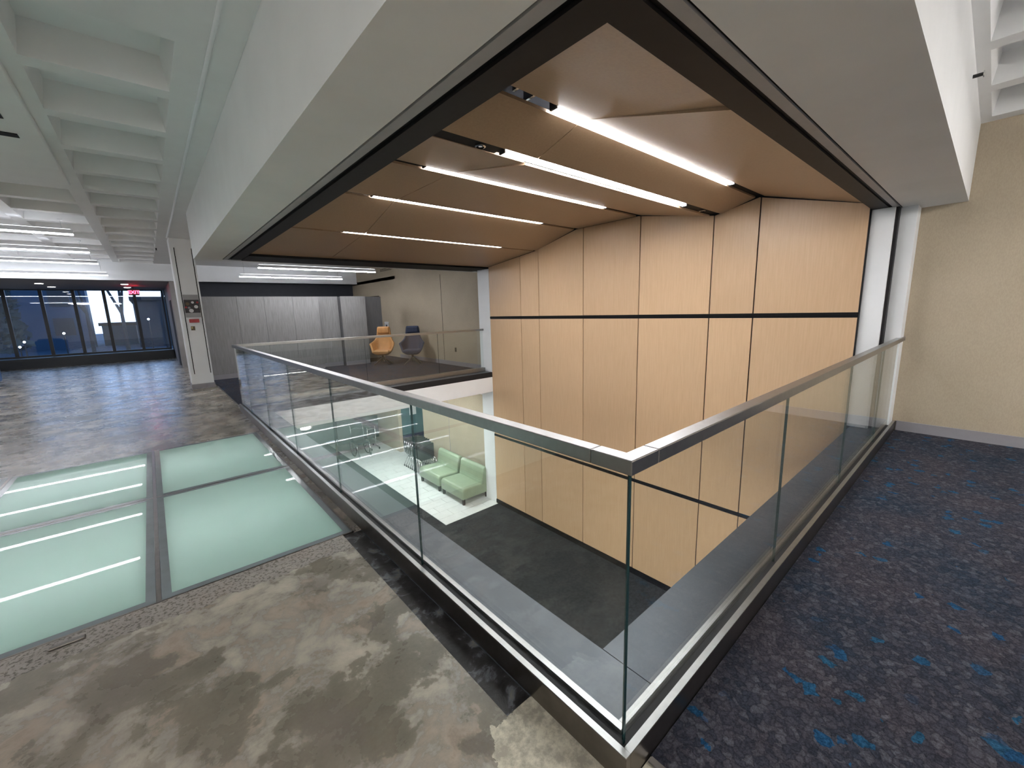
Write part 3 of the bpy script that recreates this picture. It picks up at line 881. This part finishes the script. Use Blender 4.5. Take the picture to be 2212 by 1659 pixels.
# ------------------------------------------------------------------ windows and outside
YWN = ROOM_Y
WX = [-8.0, -6.2, -5.3, -4.45, -3.62, -2.84, -2.06, -1.23, -.40]
for i, (a, b) in enumerate(zip(WX[:-1], WX[1:])):
    w = sempty('window_%d' % (i+1), ((a+b)/2, YWN, .34))
    m = MB()
    m.box((a, YWN, .34), (a+.045, YWN+.09, 2.63)).box((b-.045, YWN, .34), (b, YWN+.09, 2.63))
    m.box((a+.045, YWN, .34), (b-.045, YWN+.09, .40)).box((a+.045, YWN, 2.60), (b-.045, YWN+.09, 2.63))
    m.build('window_frame', M_FRAME, w)
    MB().box((a+.045, YWN+.04, .40), (b-.045, YWN+.046, 2.60)).build('pane', M_WGLASS, w)
struct(MB().box((ROOM_X, YWN-.55, 0), (-.36, YWN+.2, .335)).build('trim_21', M_FRAME))
struct(MB().box((-.35, YWN, 0), (.2, YWN+.2, 2.9)).box((ROOM_X, YWN+.1, 2.63), (.2, YWN+.2, 3.3)).build('wall_back', M_DARKWALL))
ex = thing('exit_sign', 'glowing red EXIT sign hanging in front of the windows', 'sign', (-1.21, 18.6, 2.42))
MB().box((-1.34, 18.62, 2.34), (-1.06, 18.66, 2.53)).build('housing', M_DARKPL, ex)
fc = bpy.data.curves.new('exit_text', 'FONT'); fc.body = 'EXIT'; fc.size = .145; fc.extrude = .004; fc.align_x = 'CENTER'; fc.align_y = 'CENTER'; fc.offset = .004
fo = bpy.data.objects.new('lettering', fc); COL.objects.link(fo)
fc.materials.append(M_EXIT); fo.parent = ex; fo.location = (.01, .008, .015); fo.rotation_euler = (R(90), 0, 0)
bpy.context.view_layer.update()
fm = bpy.data.meshes.new_from_object(fo.evaluated_get(bpy.context.evaluated_depsgraph_get()))
fl_, fr_ = tuple(fo.location), tuple(fo.rotation_euler)
bpy.data.objects.remove(fo); bpy.data.curves.remove(fc)
fo = bpy.data.objects.new('lettering', fm); COL.objects.link(fo); fo.parent = ex; fo.location = fl_; fo.rotation_euler = fr_
MB().cyl((-1.2, 18.64, 2.53), (-1.2, 18.64, 2.63), .012, n=8).build('stem', M_DARKPL, ex)
for k, (x, y) in enumerate(((-3.21, 17.7), (-3.15, 19.3), (-1.37, 17.5), (-1.35, 19.2))):
    o = MB().cyl((x, y, 2.622), (x, y, 2.629), .085, n=16).build('downlight', M_DOWN)
    tag(o, ('round recessed downlight %s in the soffit before the windows' %
        ('left pair, nearer', 'left pair, farther', 'right pair by the exit sign, nearer', 'right pair by the exit sign, farther')[k]), 'light', 'recessed downlights by the windows')
# blue tub chair cut by the left edge
bc = thing('tub_chair', 'blue upholstered tub chair cut by the left edge of the photo', 'chair', (-4.33, 14.9, 0))
MB().box((-4.72, 14.55, .08), (-3.94, 15.25, .42)).build('seat', M_BLUEFAB, bc, bevel=.09, seg=4, smooth=True)
MB().box((-4.02, 14.55, .10), (-3.86, 15.25, .74)).build('arm', M_BLUEFAB, bc, bevel=.07, seg=4, smooth=True)
MB().box((-4.80, 14.55, .10), (-4.64, 15.25, .74)).build('arm', M_BLUEFAB, bc, bevel=.07, seg=4, smooth=True)
MB().box((-4.72, 15.05, .20), (-3.94, 15.28, .82)).build('backrest', M_BLUEFAB, bc, bevel=.08, seg=4, smooth=True)
for x in (-4.65, -4.0):
    for y in (14.63, 15.18): MB().cyl((x, y, 0), (x, y, .12), .025, n=8).build('leg', M_DARKPL, bc)

M_GRND = simple('dusk_snow_ground', (.010, .026, .050), .9, var=.35, scale=.5)
M_BRICK = simple('dark_building', (.006, .016, .028), .8, var=.2, scale=2)
M_BLUEB = simple('blue_grey_building', (.010, .038, .075), .7, var=.1, scale=1)
M_BARK = simple('dark_bark', (.02, .022, .026), .9)
M_FOL = simple('dark_foliage', (.014, .028, .032), .9, var=.4, scale=3)
struct(MB().box((-60, ROOM_Y+.3, -.6), (30, 90, -.35)).build('floor_outside', M_GRND))
def building(x0, x1, y0, y1, h, mat, label, win=True):
    t = thing('building', label, 'building', ((x0+x1)/2, y0, -.35), 'buildings outside the windows')
    MB().box((x0, y0, -.35), (x1, y1, h)).build('wall', mat, t)
    MB().box((x0-.15, y0-.15, h), (x1+.15, y1+.15, h+.25)).build('roof', M_BARK, t)
    if win:
        n = max(2, int((x1-x0)/2.2))
        for i in range(n):
            cx = x0+(x1-x0)*(i+.5)/n
            for z in (.6, 2.6, 4.6):
                if z+1 < h:
                    f = MB().box((cx-.5, y0-.06, z), (cx+.5, y0-.005, z+1.2)).build('window', M_FRAME, t)
building(-3.7, -1.75, 44, 50, 1.15, M_BLUEB, 'low blue building under the bright sky, seen through the window left of the exit sign', False)
building(-1.6, 9, 38, 46, 2.85, M_BRICK, 'dark teal building filling the rightmost window', False)
building(-9.4, -4.1, 42, 43.8, 3.9, M_BLUEB, 'mid-blue building seen through the third window from the right')
building(-34, -9.6, 42, 50, 7.5, M_BRICK, 'tall dark building behind the evergreens, in the leftmost windows')
def branchy(x, y, h, label, seed, lev=5, spread=.55):
    rnd = random.Random(seed)
    t = thing('bare_tree', label, 'tree', (x, y, -.35), 'bare trees outside the windows')
    m = MB()
    def grow(p, d, l, r, k):
        q = p + d*l
        m.cyl(p, q, r, r*.7, n=5)
        if k == 0: return
        for j in range(3 if k > 1 else 2):
            a = Vector((rnd.uniform(-1, 1), rnd.uniform(-1, 1), rnd.uniform(-.2, .9)))
            nd = (d + a*spread*1.3).normalized()
            grow(q, nd, l*rnd.uniform(.62, .82), r*.66, k-1)
    grow(Vector((x, y, -.35)), Vector((0, 0, 1)), h*.26, .10, 6)
    m.build('trunk_and_branches', M_BARK, t)
branchy(-1.9, 28, 8.5, 'bare branching tree against the bright sky left of the exit sign', 3)
branchy(-3.6, 34, 9, 'bare tree at the left edge of the bright sky gap', 8)
branchy(-.2, 34, 8.5, 'bare tree behind the exit sign, above the dark building', 5)
def dense(x, y, r, h, label, seed):
    rnd = random.Random(seed)
    t = thing('evergreen_tree', label, 'tree', (x, y, -.35), 'dark evergreens outside the windows')
    MB().cyl((x, y, -.35), (x, y, h*.6), .2, .1, n=8).build('trunk', M_BARK, t)
    m = MB()
    for i in range(900):
        z = rnd.uniform(.2, h); rr = r*(1-.75*z/h)*rnd.uniform(.3, 1)**.5; a = rnd.uniform(0, 6.28)
        c = Vector((x+rr*math.cos(a), y+rr*math.sin(a), z)); s = .28
        u = Vector((rnd.uniform(-1, 1), rnd.uniform(-1, 1), rnd.uniform(-1, 1))).normalized()*s
        v = u.orthogonal().normalized()*s*.6
        m.face([c-u, c+v, c+u, c-v])
    f = m.build('foliage', M_FOL, t); f['kind'] = 'stuff'
dense(-6.9, 31, 1.5, 6.8, 'dark evergreen in the second window from the left', 1)
dense(-10.2, 31, 1.7, 7.2, 'dark evergreen in the leftmost visible window', 2)
dense(-17.5, 33, 3, 7, 'dark evergreen farther left outside', 4)
for k, (x, y, z) in enumerate(((-5.62, 30, .62), (-5.67, 29.2, .42), (-4.25, 30, .96), (-.94, 30, 1.55))):
    t = thing('outdoor_lamp', 'white outdoor lamp point ' + ('low in the left window, upper of two', 'low in the left window, lower of two', 'beside the evergreen in the second window', 'in the rightmost window')[k], 'lamp', (x, y, -.35), 'lamp points outside')
    bm = bmesh.new(); bmesh.ops.create_icosphere(bm, subdivisions=2, radius=.045, matrix=Matrix.Translation((x, y, z)))
    mm = MB(); mm.bm.free(); mm.bm = bm
    mm.build('bulb', M_LAMP, t, smooth=True)
    MB().cyl((x, y, -.35), (x, y, z-.06), .03, n=6).build('post', M_BARK, t)

# ------------------------------------------------------------------ sprinklers and hook
def sprinkler(p, d, label):
    t = thing('sprinkler_head', label, 'sprinkler', p, 'sprinkler heads')
    p = Vector(p); d = Vector(d)
    MB().cyl(p, p+d*.05, .012, n=8).build('body', M_DARKPL, t)
    MB().cyl(p+d*.05, p+d*.055, .022, n=10).build('deflector', M_CHROME, t)
sprinkler((3.62, -.35, 3.0), (0, -1, 0), 'small sprinkler head on the white bulkhead side at upper right')
sprinkler((-.60, 12.2, ZC), (0, 0, -1), 'tiny dark sprinkler head on the ceiling left of the column')

# ------------------------------------------------------------------ lower floor furniture
def armless_sofa(x0, y0, y1, label, first=None):
    t = thing('armless_chair', label, 'sofa', (x0, y0, ZL), 'sage green armless seats')
    L = y1-y0
    pr = [(0.0, .14), (.80, .14), (.80, .40), (.06, .43), (.0, .37)]
    m = MB().prism([(x0+u, ZL+v) for u, v in pr][::-1], y0, y1, 'y')
    m.build('seat', M_GREEN, t, bevel=.055, seg=4, smooth=True)
    pb = [(.60, .40), (.80, .14), (.86, .14), (.86, .60), (.80, .80), (.74, .83), (.68, .80), (.61, .60)]
    pb = [(.58, .38), (.62, .60), (.66, .78), (.71, .82), (.78, .80), (.86, .52), (.86, .14), (.80, .14), (.80, .385)]
    MB().prism([(x0+u, ZL+v) for u, v in pb], y0, y1, 'y').build('backrest', M_GREEN, t, bevel=.028, seg=3, smooth=True)
    for dx in (.06, .76):
        for dy in (.06, L-.06):
            MB().cyl((x0+dx, y0+dy, ZL), (x0+dx, y0+dy, ZL+.15), .036, .044, n=10).build('foot', M_WOODLEG, t)
    MB().box((x0-.004, y1-.16, ZL+.27), (x0+.002, y1-.06, ZL+.295)).build('tag', M_GREYBASE, t)
    return t
armless_sofa(4.20, 7.30, 8.32, 'sage green armless seat nearest the white pilaster')
armless_sofa(4.20, 8.42, 9.46, 'sage green armless seat beside the stacked black chairs')

def nest_chair(y, idx):
    t = thing('nesting_chair', 'black nesting chair with chrome legs, ' + ('nearest the green seats in the nested row', 'second from the green seats in the nested row', 'third from the green seats in the nested row', 'fourth from the green seats in the nested row', 'fifth from the green seats in the nested row', 'farthest from the green seats in the nested row')[idx], 'chair', (4.66, y, ZL), 'nested black chairs by the green seats')
    z = ZL
    for s in (-1, 1):
        m = MB().path([(4.70+s*.26, y-.26, z+.06), (4.70+s*.24, y-.18, z+.40), (4.70+s*.24, y+.12, z+.45), (4.70+s*.22, y+.20, z+.80)], .011)
        m.cyl((4.70+s*.25, y-.05, z+.43), (4.70+s*.27, y+.24, z+.06), .011, n=8)
        m.build('leg', M_CHROME, t, smooth=True)
        for yy_ in (-.26, .24):
            MB().cyl((4.70+s*.265-.012, y+yy_, z+.028), (4.70+s*.265+.012, y+yy_, z+.028), .028, n=12).build('caster', M_DARKPL, t)
    MB().box((4.46, y-.06, z+.36), (4.98, y+.02, z+.84)).build('seat', M_BLKFAB, t, bevel=.02)
    m = MB().prism([(y+.14, z+.46), (y+.17, z+.46), (y+.25, z+.88), (y+.22, z+.90)], 4.44, 5.0, 'x')
    m.build('backrest', M_BLKFAB, t, bevel=.01)
    return t
n0 = nest_chair(9.98, 0)
for k in range(1, 6):
    c = copy_tree(n0); c.location = (4.66, 9.98+.125*k, ZL)
    c['label'] = 'black nesting chair with chrome legs, ' + ('', 'second from', 'third from', 'fourth from', 'fifth from', 'farthest from')[k] + ' the green seats in the nested row'
# folded flip-top table
ft = thing('folding_table', 'dark folded flip-top table on a chrome castered frame by the far wall downstairs', 'table', (4.4, 13.3, ZL))
for x in (4.28, 4.56):
    MB().path([(x, 13.0, ZL+.07), (x, 13.55, ZL+.07)], .014).cyl((x, 13.28, ZL+.07), (x, 13.28, ZL+.78), .016, n=8).build('leg', M_CHROME, ft, smooth=True)
    for y in (13.0, 13.55): MB().cyl((x-.014, y, ZL+.035), (x+.014, y, ZL+.035), .035, n=12).build('caster', M_DARKPL, ft)
MB().cyl((4.28, 13.28, ZL+.70), (4.56, 13.28, ZL+.70), .012, n=8).build('crossbar', M_CHROME, ft)
MB().box((3.3, 13.33, ZL+.35), (4.72, 13.38, ZL+1.15)).build('table_top', M_BLKFAB, ft, bevel=.01)
wc_ = thing('wheelchair', 'dark folded wheelchair with a spoked wheel left of the folding table', 'wheelchair', (3.75, 12.9, ZL))
def wheel(cx, cy, cz, r, parent):
    m = MB()
    n = 24
    pts = [(cx, cy+r*math.cos(2*math.pi*i/n), cz+r*math.sin(2*math.pi*i/n)) for i in range(n+1)]
    m.path(pts, .016, n=6)
    m.build('wheel_rim', M_DARKPL, parent, smooth=True)
    m = MB()
    for i in range(8): m.cyl((cx, cy, cz), pts[i*3], .004, n=5)
    m.build('spokes', M_CHROME, parent)
wheel(3.62, 12.9, ZL+.29, .28, wc_); wheel(4.08, 12.9, ZL+.29, .28, wc_)
MB().box((3.66, 12.62, ZL+.44), (4.04, 13.05, ZL+.48)).build('seat', M_BLKFAB, wc_, bevel=.01)
MB().box((3.66, 13.02, ZL+.48), (4.04, 13.06, ZL+.90)).build('backrest', M_BLKFAB, wc_, bevel=.01)
MB().path([(3.64, 12.5, ZL+.1), (3.64, 12.6, ZL+.46), (3.64, 13.05, ZL+.46), (3.64, 13.08, ZL+.98), (3.64, 13.2, ZL+1.0)], .012).path([(4.06, 12.5, ZL+.1), (4.06, 12.6, ZL+.46), (4.06, 13.05, ZL+.46), (4.06, 13.08, ZL+.98), (4.06, 13.2, ZL+1.0)], .012).build('frame', M_CHROME, wc_, smooth=True)
for x in (3.66, 4.04): MB().cyl((x-.01, 12.5, ZL+.07), (x+.01, 12.5, ZL+.07), .07, n=12).build('caster', M_DARKPL, wc_)
tag(MB().box((3.75, 15.17, -2.30), (4.0, 15.195, -1.85)).build('wall_notice', M_PLASTIC), 'white notice on the dark green wall downstairs', 'sign')
